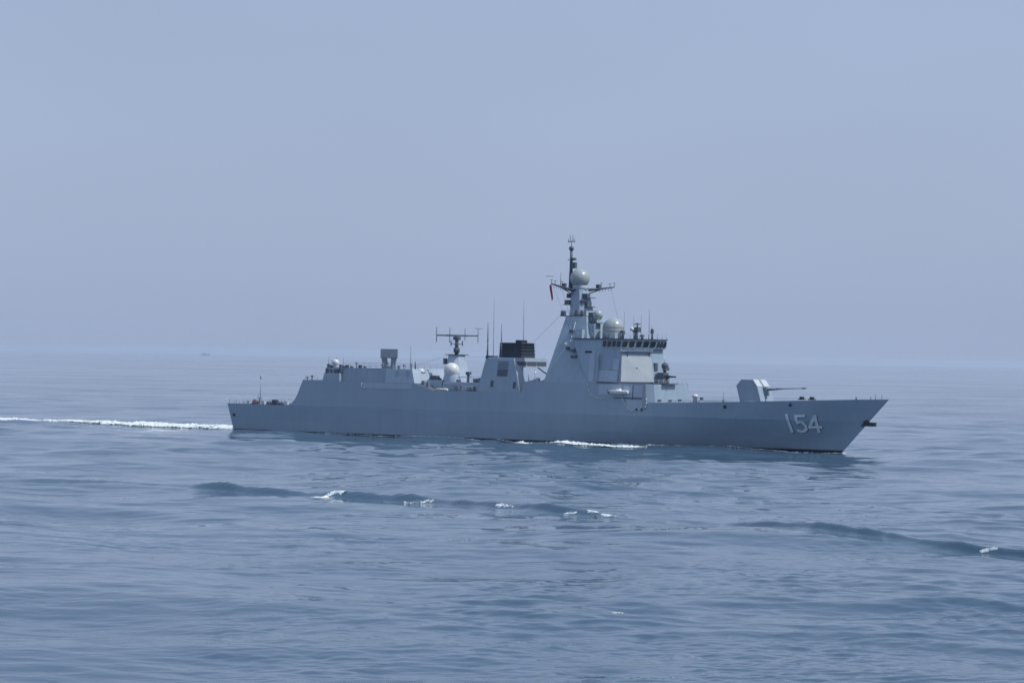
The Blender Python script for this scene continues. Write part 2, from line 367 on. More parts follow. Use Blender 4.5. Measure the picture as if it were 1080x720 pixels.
def skewx(x, z, zt):
    """stations lean forward towards the raked stem, aft at the raked transom"""
    k = min(max((x - 100) / 55.4, 0), 1); k = k ** 1.5
    xx = x + k * (stem(z) - stem(10.55))
    k2 = min(max((6 - x) / 7.6, 0), 1)
    if k2 > 0: xx += k2 * (6.24 - z) * 0.26
    return xx
for x in xs:
    zt = float(np.interp(x, SX, SZ)); zk = min(6.3, zt - .04)
    zs = NZ + [zk, zk + (zt - zk) * .5, zt]
    rows.append([(skewx(x, z, zt), hb(skewx(x, z, zt), z), z) for z in zs])
nz = len(rows[0]); V = []; F = []
for rw in rows:
    V += [(X, -y, z) for X, y, z in rw] + [(X, y, z) for X, y, z in rw]
for i in range(len(rows) - 1):
    a = i * 2 * nz; c = (i + 1) * 2 * nz
    for j in range(nz - 1):
        F.append((a + j, c + j, c + j + 1, a + j + 1)); F.append((a + nz + j + 1, c + nz + j + 1, c + nz + j, a + nz + j))
    F.append((a, a + nz, c + nz, c))
a = 0; F.append(tuple([j for j in range(nz)] + [nz + j for j in range(nz - 1, -1, -1)]))
hm.add(V, F); hull = hm.build('hull', hullm, ship)
dk = MB()
for i in range(len(rows) - 1):
    (x0, y0, z0), (x1, y1, z1) = rows[i][-1], rows[i + 1][-1]
    dk.add([(x0, -y0, z0 - .02), (x1, -y1, z1 - .02), (x1, y1, z1 - .02), (x0, y0, z0 - .02)], [(0, 1, 2, 3)])
dk.build('deck', deckm, ship)
def on_hull(X, z, off=0.06): return (X, -hb(X, z) - off, z)

# hull number: flat strokes lying on the flared plating
def stroke(mb, pts, wd):
    for (x0, z0), (x1, z1) in zip(pts[:-1], pts[1:]):
        L = math.hypot(x1 - x0, z1 - z0); nx, nz_ = -(z1 - z0) / L * wd / 2, (x1 - x0) / L * wd / 2
        ex, ez = (x1 - x0) / L * wd * .42, (z1 - z0) / L * wd * .42
        k = 18; vs = []
        for i in range(k + 1):
            t = i / k; X = x0 - ex + (x1 - x0 + 2 * ex) * t; Zc = z0 - ez + (z1 - z0 + 2 * ez) * t
            vs += [on_hull(X + nx, Zc + nz_), on_hull(X - nx, Zc - nz_)]
        mb.add(vs, [(2 * i, 2 * i + 2, 2 * i + 3, 2 * i + 1) for i in range(k)])
def digits(off):
    m = MB(); dx, dz = off
    def g(p): return [(x + dx, z + dz) for x, z in p]
    stroke(m, g([(136.66, 7.2), (137.02, 4.15)]), .56)
    stroke(m, g([(140.0, 7.15), (138.35, 7.1), (138.5, 5.8)]), .5)
    stroke(m, g([(138.5, 5.8), (139.0, 6.02), (139.5, 5.85), (139.85, 5.3), (139.8, 4.7), (139.4, 4.3), (138.75, 4.15), (138.2, 4.35)]), .48)
    stroke(m, g([(141.95, 4.2), (142.0, 7.2), (140.5, 5.0), (142.55, 5.05)]), .5)
    return m
sh_ = digits((0.16, -0.12))
for i, (x, y, z) in enumerate(sh_.v): sh_.v[i] = (x, y + 0.02, z)
sh_.build('number_outline', dark, hull)
digits((0, 0)).build('hull_number', numm, hull)

# bow anchor on its stem roller
m = MB(); m.box(149.5, 152.8, -.35, .35, 5.45, 6.2); m.frustum(rect(150.0, 151.3, .5), 6.2, rect(150.3, 151.3, .3), 6.75)
m.build('anchor', black, hull)
for X, z in ((0.22, 3.8), (137.6, 9.2), (124.4, 8.5)):
    m = MB(); p = on_hull(X, z, -.05); m.tube(p, (p[0], p[1] - .12, p[2]), .36, n=12); m.build('mooring_port', black, hull)
# pale side band: brightness of a face tilted to the light, put into paint
m = MB()
for X0, X1 in ((36.6, 49.6),):
    k = 8
    for i in range(k):
        xa = X0 + (X1 - X0) * i / k; xb = X0 + (X1 - X0) * (i + 1) / k
        m.add([on_hull(xa, 10.25, .05), on_hull(xb, 10.35, .05), on_hull(xb, 11.5, .05), on_hull(xa, 11.5, .05)], [(0, 1, 2, 3)])
m.build('side_panel', light, hull)
m = MB(); m.path([on_hull(36.4, 11.4, .12), on_hull(36.3, 10.9, .14), on_hull(36.6, 10.4, .14), on_hull(37.2, 10.2, .12)], .07); m.build('fender_rope', white, hull)

def panel(name, mt, parent, x0, x1, z0, z1, off=.05, yf=None, k=4):
    mb = MB()
    yf = yf or (lambda X, z: -hb(X, z))
    for i in range(k):
        xa = x0 + (x1 - x0) * i / k; xb = x0 + (x1 - x0) * (i + 1) / k
        mb.add([(xa, yf(xa, z0) - off, z0), (xb, yf(xb, z0) - off, z0), (xb, yf(xb, z1) - off, z1), (xa, yf(xa, z1) - off, z1)], [(0, 1, 2, 3)])
    return mb.build(name, mt, parent)

# railings
def railing(pts, parent, name='railing', hgt=1.05, step=1.6, rr=.042):
    m = MB()
    for a, c in zip(pts[:-1], pts[1:]):
        a = Vector(a); c = Vector(c); k = max(1, int((c - a).length / step))
        for i in range(k + 1):
            p = a.lerp(c, i / k); m.tube(p, p + Vector((0, 0, hgt)), rr, rr, 5)
        for hh in (.35, .7, 1.0):
            m.tube(a + Vector((0, 0, hgt * hh)), c + Vector((0, 0, hgt * hh)), rr * .7, rr * .7, 4)
    return m.build(name, light, parent)
ed = lambda X, s=-1, ins=.15: (X, s * (hb(X, float(np.interp(X, SX, SZ))) - ins), float(np.interp(X, SX, SZ)))
railing([ed(X) for X in (-1.2, 3, 7, 11, 15.6)], hull); railing([ed(X, 1) for X in (-1.2, 3, 7, 11, 15.6)], hull)
railing([ed(-1.2, -1), ed(-1.2, 1)], hull)
railing([ed(X) for X in (20.4, 24)], hull, hgt=.9)
railing([ed(X) for X in (55.5, 60, 65)], hull); railing([ed(X) for X in (112, 122)], hull, hgt=.5)
m = MB(); m.tube((1.3, 0, 6.2), (1.3, 0, 12.6), .09, .05); m.tube((1.3, 0, 11.6), (1.3, 0, 12.5), .16, .12); m.tube((-.2, 0, 6.2), (1.3, 0, 9.0), .05); m.box(1.05, 1.55, -.3, .3, 6.22, 7.6)
m.build('ensign_staff', navy, hull)
for X, y in ((2.5, -3), (5, -6.6), (9.5, -6.9), (12.6, -6.8), (13.4, -6.0)):
    m = MB(); m.box(X - .4, X + 1.1, y - .3, y + .3, 6.2, 6.34); m.tube((X, y, 6.3), (X, y, 6.95), .22, .25, 10); m.tube((X + .7, y, 6.3), (X + .7, y, 6.95), .22, .25, 10); m.build('bollard', dark, hull)
m = MB(); m.box(10.8, 12.0, -7.2, -6.4, 6.22, 7.3); m.build('deck_locker', black, hull)
for X, y, w_, c_ in ((7.8, -6.9, .5, white), (9.0, -6.6, .4, light), (14.0, -6.7, .6, white), (3.6, -6.9, .5, white)):
    m = MB(); m.box(X, X + w_ * 1.6, y - .25, y + .25, 6.22, 6.22 + w_ * 1.5); m.build('deck_box', c_, hull)
for X, y, z1, rr in ((153, -.6, 11.4, .05), (152.2, -.9, 11.1, .06), (154, 0, 11.5, .04), (149.5, -1.6, 10.9, .14)):
    m = MB(); m.tube((X, y, 10.2), (X, y, z1), rr); m.build('bow_staff', dark, hull)
for X in (138.6, 140.8):
    m = MB(); m.box(X, X + 1.15, -4.4, -3.4, 10.15, 10.35); m.tube((X + .58, -3.9, 10.2), (X + .58, -3.9, 10.75), .42, .5, 12); m.build('capstan', black, hull)
m = MB(); X = 124.0; y = -hb(X, 9.3) + .2; m.tube((X, y, 9.2), (X, y, 11.4), .06, .03); m.tube((X, y, 9.2), (X, y, 9.8), .16); m.build('stanchion', dark, hull)

# breakwater on the foredeck
m = MB(); m.add([(118.2, -6.5, 9.15), (120.2, 0, 9.2), (120.2, 0, 9.75), (118.2, -6.5, 9.6), (118.0, -6.5, 9.15), (120.0, 0, 9.2), (120.0, 0, 9.75), (118.0, -6.5, 9.6), (118.2, 6.5, 9.15), (118.2, 6.5, 9.6), (118.0, 6.5, 9.15), (118.0, 6.5, 9.6)],
    [(0, 1, 2, 3), (5, 4, 7, 6), (3, 2, 6, 7), (1, 8, 9, 2), (10, 5, 6, 11), (2, 9, 11, 6), (0, 3, 7, 4), (8, 10, 11, 9)]); m.build('breakwater', navy, hull)

# ---- hangar block
yh = hb(40, 11.55)
hg = MB(); hg.frustum([(24.3, -6.5), (42.4, -6.5), (42.4, 6.5), (24.3, 6.5)], 11.5, [(24.9, -6.1), (42.0, -6.1), (42.0, 6.1), (24.9, 6.1)], 14.5)
hangar = hg.build('hangar', navy, ship)
hg = MB(); hg.frustum([(42.4, -yh), (50.2, -yh), (50.2, yh), (42.4, yh)], 11.5, [(42.4, -yh + .4), (49.2, -yh + .4), (49.2, yh - .4), (42.4, yh - .4)], 14.45)
hfront = hg.build('hangar_front', light, hangar)  # paler paint carries the brighter light on this side
hy = lambda X, z: -yh + (z - 11.5) / 3 * .4
for X in (45.0, 47.8):
    panel('door', navy, hfront, X, X + .75, 12.9, 14.0, .07, hy, 1)
m = MB(); m.frustum([(24.9, -7.4), (29.6, -7.4), (29.6, -6.2), (24.9, -6.2)], 11.6, [(25.3, -7.2), (29.4, -7.2), (29.4, -6.2), (25.3, -6.2)], 13.3); m.build('deck_locker', navy, hangar)
for X, y, z, w_, h_ in ((25.5, -6.8, 13.3, .9, .9), (26.9, -6.9, 13.3, .5, .7), (27.9, -6.8, 13.3, 1.0, .8), (29.0, -6.6, 13.3, .5, 1.1), (25.1, -5.8, 14.5, .5, .7), (26.0, -5.9, 14.5, .6, .4), (28.4, -5.8, 14.5, .5, .6), (29.4, -5.9, 14.5, .5, .35), (30.2, -5.9, 14.5, .6, .55), (31.4, -5.8, 14.5, .4, .3), (33.7, -5.9, 14.5, .6, .6), (35.0, -5.8, 14.5, .35, .3), (43.2, -7.0, 14.4, .3, .8), (45.0, -7.0, 14.4, .3, .7)):
    m = MB(); m.box(X, X + w_, y - .3, y + .3, z, z + h_); m.build('equipment_box', dark, hangar)
m = MB(); m.lathe((27.0, -5.6, 14.5), [(.5, 0), (.5, .7)]); m.dome((27.0, -5.6, 15.5), .75, -.7); m.build('radome', white, hangar)
for X, h_ in ((25.2, 2.4), (26.0, 1.6), (27.4, 2.3), (29.2, 2.2)):
    m = MB(); m.tube((X, -5.7, 14.4), (X, -5.7, 14.4 + h_), .05, .03); m.build('whip_antenna', dark, hangar)
railing([(29.6, -5.9, 14.5), (42, -5.9, 14.5)], hangar); railing([(42.6, -yh + .5, 14.45), (49, -yh + .5, 14.45)], hangar)
railing([(25.2, 5.9, 14.5), (48.5, 5.9, 14.5)], hangar)

# ---- short range missile launcher on the hangar roof
ml = empty('missile_launcher', (37.0, 0, 14.5), math.radians(-54)); ml.parent = ship
m = MB(); m.lathe((0, 0, 0), [(1.5, 0), (1.5, .45), (1.2, .5)]); m.build('base', dark, ml)
for s_ in (-1, 1):
    m = MB(); q0 = [(-.7, s_ * .36), (.7, s_ * .36), (.7, s_ * 1.35), (-.7, s_ * 1.35)]; q1 = [(-.9, s_ * .42), (.9, s_ * .42), (.9, s_ * 1.6), (-.9, s_ * 1.6)]
    m.frustum(q0[::s_], .5, q1[::s_], 2.2); m.build('yoke', mid_, ml)
m = MB(); m.box(-1.3, 1.3, -1.78, 1.78, 2.1, 4.05)
box_ = m.build('canister_box', mid_, ml)
for y in (-.9, .9):
    m = MB(); m.box(1.3, 1.36, y - .78, y + .78, 2.3, 3.9); m.build('cover', mid_, box_)
# ---- equipment between hangar and funnel
dh = MB(); dh.box(50.6, 54.6, -4.6, 4.6, 10.4, 12.3); dh.frustum([(55.0, -4.9), (64.8, -4.9), (64.8, 4.9), (55.0, 4.9)], 10.0, [(55.0, -4.7), (64.6, -4.7), (64.6, 4.7), (55.0, 4.7)], 12.0)
deckhouse = dh.build('deckhouse', light, ship)
m = MB(); m.box(55.2, 59.2, -4.98, -4.80, 10.2, 11.5); m.build('door', navy, deckhouse)
m = MB(); m.tube((48.8, -4.3, 11.5), (48.8, -4.3, 13.2), .62, .5, 14); m.box(48.1, 49.5, -4.9, -3.7, 13.0, 13.9); dt = m.build('fire_director', dark, ship)
m = MB(); m.dome((48.9, -4.3, 13.9), .72, -.3); m.build('radome', white, dt)
m = MB(); m.tube((46.8, -5.2, 14.4), (46.8, -5.2, 19.4), .06, .03); m.build('whip_antenna', dark, ship)
m = MB(); m.tube((47.6, -4.6, 14.4), (47.6, -4.6, 16.0), .16, .1); m.build('whip_antenna', dark, ship)
m = MB(); m.box(51.2, 53.6, -4.6, -3.4, 12.3, 12.7); m.box(51.4, 53.2, -4.4, -3.5, 12.7, 13.2); m.build('decoy_launcher', dark, ship)
m = MB(); m.tube((55.4, -7.6, 10.42), (58.4, -7.6, 10.42), .22); m.build('life_raft', boatwhite, ship)
m = MB(); m.lathe((56.0, -3.2, 10.0), [(1.55, 0), (1.5, 2.4), (1.35, 4.0), (1.3, 4.1)]); pd = m.build('radome_pedestal', light, ship)
m = MB(); m.dome((56.0, -3.2, 14.3), 1.62, -.75); m.build('radome', white, pd)
m = MB(); m.tube((60.6, -3.6, 12), (60.6, -3.6, 13.6), .28); m.box(60.2, 61.1, -4.0, -3.2, 13.5, 14.1); m.build('vent', dark, deckhouse)
m = MB(); m.box(62.1, 63.0, -4.0, -3.4, 12, 12.7); m.build('vent', dark, deckhouse)
railing([(57.5, -4.6, 12), (64.5, -4.6, 12)], deckhouse)

for X, y, z, w_, h_ in ((51.0, -6.6, 11.2, .7, .9), (52.6, -7.0, 10.8, .5, 1.1), (59.0, -5.9, 10.15, 1.1, 1.0), (60.9, -6.6, 10.15, .5, 1.2), (62.4, -6.2, 10.15, .9, .8), (64.2, -6.8, 10.15, .5, 1.0), (58.2, -4.2, 12.0, .8, .5), (63.9, -4.3, 12.0, .5, .9)):
    m = MB(); m.box(X, X + w_, y - .3, y + .3, z - .1, z + h_); m.build('deck_locker', mid_, deckhouse)
for X, y, z, h_ in ((36.0 - 3.2, -5.7, 14.5, 1.3), (39.8, -5.8, 14.5, 1.0), (41.2, -5.8, 14.5, 1.5), (46.4, -6.9, 14.4, 1.1), (48.4, -7.0, 14.4, 1.4), (21.0, -7.6, 11.6, .9), (22.4, -7.7, 11.6, 1.3)):
    m = MB(); m.tube((X, y, z), (X, y, z + h_), .09, .05); m.box(X - .18, X + .18, y - .18, y + .18, z + h_ * .55, z + h_ * .8); m.build('signal_post', dark, hangar)

# ---- after mast with dipole array radar
am = MB(); am.frustum(octo(52.6, 57.2, 2.6, .8), 11.9, octo(53.6, 56.1, 1.75, .55), 17.5)
amast = am.build('aft_mast', light, ship)
m = MB(); m.box(53.3, 56.4, -2.0, 2.0, 17.5, 17.66); m.build('platform', dark, amast)
m = MB(); m.box(53.0, 53.6, -2.2, -1.6, 15.6, 16.8); m.build('sensor_box', dark, amast)
m = MB(); m.box(56.2, 57.0, -2.6, 2.6, 12.9, 13.05); m.build('platform', dark, amast)
m = MB(); m.tube((54.8, 0, 17.6), (54.8, 0, 21.5), .42, .34); m.tube((54.8, 0, 18.0), (54.8, 0, 19.0), .65); m.box(54.2, 55.4, -.5, .5, 20.6, 21.3); 
for s in (-1, 1): m.tube((54.8, 0, 19.6), (54.8 + s * .95, s * .7, 19.9), .07); m.tube((54.8 + s * .95, s * .7, 19.4), (54.8 + s * .95, s * .7, 20.5), .11)
pole = m.build('pole', dark, amast)
ca, sa = math.cos(-HEAD), math.sin(-HEAD)
m = MB(); c = Vector((54.9, 0, 21.55)); d = Vector((ca, sa, 0)); e = Vector((-sa, ca, 0))
m.tube(c - d * 4.35, c + d * 4.35, .14); m.tube(c - d * 2.2 + Vector((0, 0, .0)), c + d * 2.2, .17)
for k, (hu, hd) in zip((-4.3, -1.55, 1.6, 4.3), ((1.7, 1.4), (1.6, 1.5), (1.5, 1.0), (1.5, 1.4))):
    for off in (0, 1.0, -.8):
        p = c + d * k + e * off; m.tube(p - Vector((0, 0, hd)), p + Vector((0, 0, hu)), .055)
    m.tube(c + d * k - e * .9, c + d * k + e * 1.1, .06)
m.tube(c + d * 3.7 + Vector((0, 0, 1.5)), c + d * 5.1 + Vector((0, 0, 1.5)), .05)
m.build('radar_array', dark, amast)

# ---- funnel
fn = MB(); fn.frustum([(65.8, -7.6), (76.6, -7.6), (74.2, -2.2), (64.0, -2.2)], 10.0, [(67.0, -6.3), (74.0, -6.3), (73.0, -2.0), (66.6, -2.0)], 16.9)
funnel = fn.build('funnel', navy, ship)
fy = lambda X, z: -7.6 + (z - 10) / 6.9 * 1.3
panel('air_intake', dark, funnel, 70.3, 72.9, 13.4, 14.8, .05, fy)
for sl in range(5):
    z = 14.95 + sl * .3
    panel('louvre', dark, funnel, 70.2, 72.9, z, z + .14, .05, fy, 1)
for X, z in ((69.0, 11.2), (74.6, 11.0)):
    panel('door', dark, funnel, X, X + .7, z, z + 1.3, .05, fy, 1)
m = MB(); m.frustum([(67.2, -5.9), (74.0, -5.9), (74.0, 5.3), (67.2, 5.3)], 15.2, [(67.2, -5.75), (73.9, -5.75), (73.9, 5.3), (67.2, 5.3)], 17.15); plat = m.build('platform', light, funnel)
for y0, y1 in ((-5.2, -1.9), (-1.6, 1.6), (1.9, 5.0)):
    m = MB(); m.box(74.0, 74.06, y0, y1, 15.6, 16.4); m.build('grille', dark, plat)
m = MB(); m.box(66.4, 68.0, -5.6, -3.4, 16.9, 17.5); m.build('coaming', dark, funnel)
st = MB(); st.frustum([(67.6, -2.6), (73.2, -2.6), (73.2, 2.2), (67.6, 2.2)], 17.15, [(67.8, -2.5), (73.0, -2.5), (73.0, 2.1), (67.8, 2.1)], 20.2); stack = st.build('exhaust_stack', black, funnel)
for z in (17.9, 18.6, 19.3, 19.9):
    m = MB(); m.box(67.6, 73.25, -2.65, 2.25, z, z + .09); m.build('cooling_fin', black, stack)
m = MB(); m.box(71.0, 72.6, -1.6, .2, 20.2, 20.75); m.build('stack_cap', black, stack)
for y in (2.4,):
    m = MB(); m.tube((73.8, y, 15.2), (78.6, y, 12.5), .16); m.build('strut', dark, funnel)
for X, y, z0, z1, rr in ((66.9, -5.6, 16.9, 24.2, .17), (67.6, -4.6, 16.9, 29.2, .06), (69.6, -4.6, 17.1, 24.0, .13), (72.2, -.6, 20.2, 28.9, .06), (65.4, -4, 12, 18.6, .05), (79.6, -6.8, 12.5, 15.6, .04)):
    m = MB(); m.tube((X, y, z0), (X, y, z0 + (z1 - z0) * .45), rr, rr * .75); m.tube((X, y, z0 + (z1 - z0) * .45), (X, y, z1), rr * .7, rr * .35); m.build('whip_antenna', dark, ship)
for i, X in enumerate((78.6, 79.5, 80.2, 81.3, 82)):
    m = MB(); m.box(X, X + .5, -7.3, -6.5, 12.45, 12.7 + .25 * (i % 3)); m.build('deck_locker', light, ship)
m = MB(); m.tube((78.4, -7.2, 12.5), (78.4, -7.2, 14.2), .09); m.build('davit', light, ship)

# ---- forward superstructure
y124 = hb(95, 12.45)
def sy(z): return y124 - (z - 12.45) * .135        # side wall half breadth, flush with the hull side
XA, XC, XF, YF = 93.2, 100.6, 105.2, 1.7           # aft end, corner, front, half breadth of the front face
bot = [(XA, -y124), (XC, -y124 + .25), (XF, -YF - .6), (XF, YF + .6), (XC, y124 - .25), (XA, y124)]
top = [(89.6, -sy(19.3)), (XC - .35, -sy(19.3) + .1), (XF - 1.0, -YF - .3), (XF - 1.0, YF + .3), (XC - .35, sy(19.3) - .1), (89.6, sy(19.3))]
bs = MB(); bs.frustum(bot, 12.42, top, 19.3)
bridge = bs.build('superstructure', navy, ship)
# the pyramid that carries the mast rises flush out of the ship's side
ty = lambda z: y124 - (z - 12.42) * (y124 - 3.5) / 13.2
tw = MB(); tw.frustum([(82.7, -y124), (93.4, -y124), (93.4, y124), (82.7, y124)], 12.42, [(84.7, -ty(25.6)), (89.6, -ty(25.6)), (89.6, ty(25.6)), (84.7, ty(25.6))], 25.6)
tower = tw.build('mast_tower', navy, ship)
sl = lambda X, z: -sy(z) + .05
# wheelhouse level
wb = [(89.6, -sy(19.3)), (XC - .3, -sy(19.3)), (XF - .3, -YF - .1), (XF - .3, YF + .1), (XC - .3, sy(19.3)), (89.6, sy(19.3))]
wt = [(89.2, -sy(21)), (XC - .1, -sy(21)), (XF + .1, -YF), (XF + .1, YF), (XC - .1, sy(21)), (89.2, sy(21))]
wm = MB(); wm.frustum(wb, 19.3, wt, 21.05); house = wm.build('wheelhouse', navy, bridge)
m = MB(); e_ = .25
rf_ = [(88.2, -sy(21) - e_), (XC, -sy(21) - e_), (XF + .3, -YF - .1), (XF + .3, YF + .1), (XC, sy(21) + e_), (88.2, sy(21) + e_)]
m.frustum(rf_, 21.05, rf_, 21.25); m.build('roof', dark, house)
def window_row(A0, A1, B0, B1, k, mt):
    """k panes on the wall whose lower edge runs A0-A1 and upper edge B0-B1"""
    A0, A1, B0, B1 = map(Vector, (A0, A1, B0, B1)); nrm = (A1 - A0).cross(B0 - A0).normalized()
    for i in range(k):
        a, c = (i + .14) / k, (i + .86) / k
        vs = [A0.lerp(A1, a), A0.lerp(A1, c), B0.lerp(B1, c), B0.lerp(B1, a)]
        lo, hi = .2, .82
        q = [vs[0].lerp(vs[3], lo), vs[1].lerp(vs[2], lo), vs[1].lerp(vs[2], hi), vs[0].lerp(vs[3], hi)]
        MB().add([p + nrm * .14 for p in q], [(0, 1, 2, 3)]).build('window', mt, house)
window_row((95.9, -sy(19.3), 19.3), (XC - .3, -sy(19.3), 19.3), (96, -sy(21), 21.05), (XC - .1, -sy(21), 21.05), 4, glass)
window_row((XC - .3, -sy(19.3), 19.3), (XF - .3, -YF - .1, 19.3), (XC - .1, -sy(21), 21.05), (XF + .1, -YF, 21.05), 5, glass)
window_row((XF - .3, -YF - .1, 19.3), (XF - .3, YF + .1, 19.3), (XF + .1, -YF, 21.05), (XF + .1, YF, 21.05), 3, glass)
window_row((XF - .3, YF + .1, 19.3), (XC - .3, sy(19.3), 19.3), (XF + .1, YF, 21.05), (XC - .1, sy(21), 21.05), 5, glass)
# flat radar faces, one on each forward corner
def face_quad(P0, P1, P2, P3, ins, off, clip=True):
    c = [Vector(p) for p in (P0, P1, P2, P3)]; nrm = (c[1] - c[0]).cross(c[3] - c[0]).normalized()
    def at(a, t): return c[0].lerp(c[1], a).lerp(c[3].lerp(c[2], a), t) + nrm * off
    return [at(ins, .03), at(1 - ins, .03), at(1 - ins, .82), at(.86, .93), at(ins, .95)] if clip else [at(ins, ins), at(1 - ins, ins), at(1 - ins, 1 - ins), at(ins, 1 - ins)]
def slab(mb, q, thick):
    nrm = (q[1] - q[0]).cross(q[2] - q[0]).normalized(); k = len(q)
    mb.add([p for p in q] + [p - nrm * thick for p in q], [tuple(range(k))] + [(i, k + i, k + (i + 1) % k, (i + 1) % k) for i in range(k)])
m = MB(); slab(m, face_quad((*bot[1], 12.6), (*bot[2], 12.6), (*top[2], 18.4), (*top[1], 18.4), .03, .3), .45)
rp = m.build('radar_panel', panelm, bridge)
m = MB(); qv = face_quad((*bot[1], 12.6), (*bot[2], 12.6), (*top[2], 18.4), (*top[1], 18.4), .03, .34)
cc = qv[0].lerp(qv[2], .5); ux = (qv[1] - qv[0]).normalized(); uz = Vector((0, 0, 1))
for a, z in ((.1, .3), (.45, -.95)):
    m = MB(); p = cc + ux * a + uz * z; m.add([p - ux * .16 - uz * .2, p + ux * .16 - uz * .2, p + ux * .16 + uz * .2, p - ux * .16 + uz * .2], [(0, 1, 2, 3)]); m.build('access_hatch', dark, rp)
m = MB(); slab(m, [Vector((v.x, -v.y, v.z)) for v in reversed(face_quad((*bot[1], 12.6), (*bot[2], 12.6), (*top[2], 18.4), (*top[1], 18.4), .03, .3))], .45); m.build('radar_panel', panelm, bridge)
# catwalk below the wheelhouse windows
m = MB(); A = Vector((*top[1], 18.75)); B_ = Vector((*top[2], 18.75)); nn = Vector((.7, -.7, 0)); nn = (B_ - A).cross(Vector((0, 0, 1))).normalized()
m.add([A, B_, B_ + nn * .7, A + nn * .7, A + Vector((0, 0, .08)), B_ + Vector((0, 0, .08)), B_ + nn * .7 + Vector((0, 0, .08)), A + nn * .7 + Vector((0, 0, .08))], [(0, 1, 2, 3), (7, 6, 5, 4), (2, 3, 7, 6), (1, 2, 6, 5), (3, 0, 4, 7)])
m.build('catwalk', light, bridge)
m = MB()
for t in (.2, .9):
    m = MB(); p = A.lerp(B_, t) + nn * .5; m.tube(p, p - Vector((0, 0, 1.3)) - nn * .2, .09); m.build('bracket', dark, bridge)
railing([A + nn * .65, B_ + nn * .65], bridge, hgt=.55, step=1.5)
# side wall features
panel('side_panel', light, bridge, 93.2, 94.5, 12.7, 19.0, .06, sl); panel('side_panel', light, bridge, 95.7, 100.2, 12.75, 15.0, .06, sl)
panel('side_panel', light, bridge, 98.9, 100.3, 15.1, 17.3, .06, sl)
panel('vent_slot', black, bridge, 92.0, 93.7, 18.35, 18.75, .09, sl, 1)
m = MB()
for X in (95.35,): m.box(X, X + .35, sl(X, 13) - .25, sl(X, 13) + .3, 12.6, 18.4)
m.build('cable_trunk', navy, bridge)
m = MB(); m.tube((95.5, sl(95, 12.6) - .12, 12.62), (100.7, sl(95, 12.6) - .12, 12.62), .1); m.build('gutter', dark, bridge)
# fittings on the tower side
tl = lambda z: -ty(z)
m = MB(); m.tube((87.0, tl(19) + .1, 19.2), (87.0, tl(19) - .6, 19.25), .3, .35); m.build('lamp', dark, tower)
m = MB(); m.box(87.8, 90.2, tl(18.8) - .75, tl(18.8) + .3, 18.7, 18.95); m.build('gallery', dark, tower)
m = MB(); m.tube((88.4, tl(18.7) - .1, 18.9), (90.6, tl(18.7) - .5, 20.3), .14); m.build('davit', dark, tower)
m = MB(); m.box(88.0, 89.4, tl(17.6) - .25, tl(17.6) + .4, 17.3, 17.8); m.build('locker', dark, tower)
m = MB(); m.box(85.9, 86.2, tl(20) - .3, tl(20) + .3, 19.9, 20.4); m.build('lamp', white, tower)
m = MB(); m.box(86.5, 87.4, tl(22.5) - .35, tl(22.5) + .5, 22.2, 22.9); m.build('locker', dark, tower)
m = MB(); m.tube((86.6, tl(13) - .05, 12.6), (87.3, tl(24.5) - .05, 24.5), .07); m.build('ladder', light, tower)

# recessed boat bay in the ship's side below the bridge
panel('boat_bay_door', light, hull, 101.9, 106.2, 9.9, 12.2, .05); panel('boat_bay_door', light, hull, 96.0, 101.4, 10.2, 12.3, .05)
panel('boat_bay_frame', dark, hull, 103.9, 104.1, 9.4, 12.2, .08, k=1); panel('boat_bay_frame', dark, hull, 99.6, 106.2, 9.55, 9.75, .08)
panel('boat_bay_door', light, hull, 102.6, 106.2, 7.3, 9.4, .05)
for X in (105.0, 106.2):
    m = MB(); p = on_hull(X, 7.5, -.02); m.tube(p, (p[0], p[1] - .15, p[2]), .26, n=10); m.build('fairlead', black, hull)
def hp(pts): return [on_hull(X, z, .14) for X, z in pts]
m = MB(); m.path(hp([(93.4, 12.4), (93.6, 11.4), (94.1, 10.5), (95.0, 9.8), (96.3, 9.45), (97.8, 9.5)]), .07); m.build('boat_rope', white, hull)
m = MB(); m.path(hp([(101.4, 10.6), (101.6, 9.7), (102.1, 8.75), (102.8, 8.0), (103.5, 7.45), (104.3, 7.1)]), .09); m.build('boat_rope', white, hull)
m = MB(); m.path(hp([(106.9, 7.6), (107.2, 8.3), (107.3, 9.0), (107.2, 9.7)]), .12); m.build('boat_rope', light, hull)

# ---- foredeck house and close-in gun platform
fh = MB(); q0 = [(106.0, -8.0), (107.9, -6.3), (107.9, 6.3), (106.0, 8.0)]; q1 = [(106.0, -7.75), (107.5, -6.1), (107.5, 6.1), (106.0, 7.75)]
fh.frustum(q0, 8.6, q1, 12.43)
fdh = fh.build('deckhouse', navy, ship)
m = MB(); m.box(105.0, 108.3, -3.4, 1.6, 12.5, 12.62); m.build('platform', dark, fdh)
for y, z in ((-5.2, 9.15), (-1.4, 9.1), (2.2, 9.2)):
    m = MB(); m.box(107.5, 107.95, y, y + 1.2, z, z + .35); m.build('hatch', dark, fdh)
m = MB(); m.lathe((115.4, -3.6, 9.0), [(.45, 0), (.4, 1.0), (.62, 1.1), (.6, 1.5), (.2, 1.7)]); m.build('mushroom_vent', white, ship)
m = MB(); m.box(116.6, 117.1, -3.8, -3.3, 9.0, 10.1); m.build('deck_locker', dark, ship)
railing([(107.4, -6.0, 12.43), (107.4, 6.0, 12.43)], fdh, hgt=.9)
cw = empty('close_in_gun', (106.4, -1.2, 12.6)); cw.parent = ship
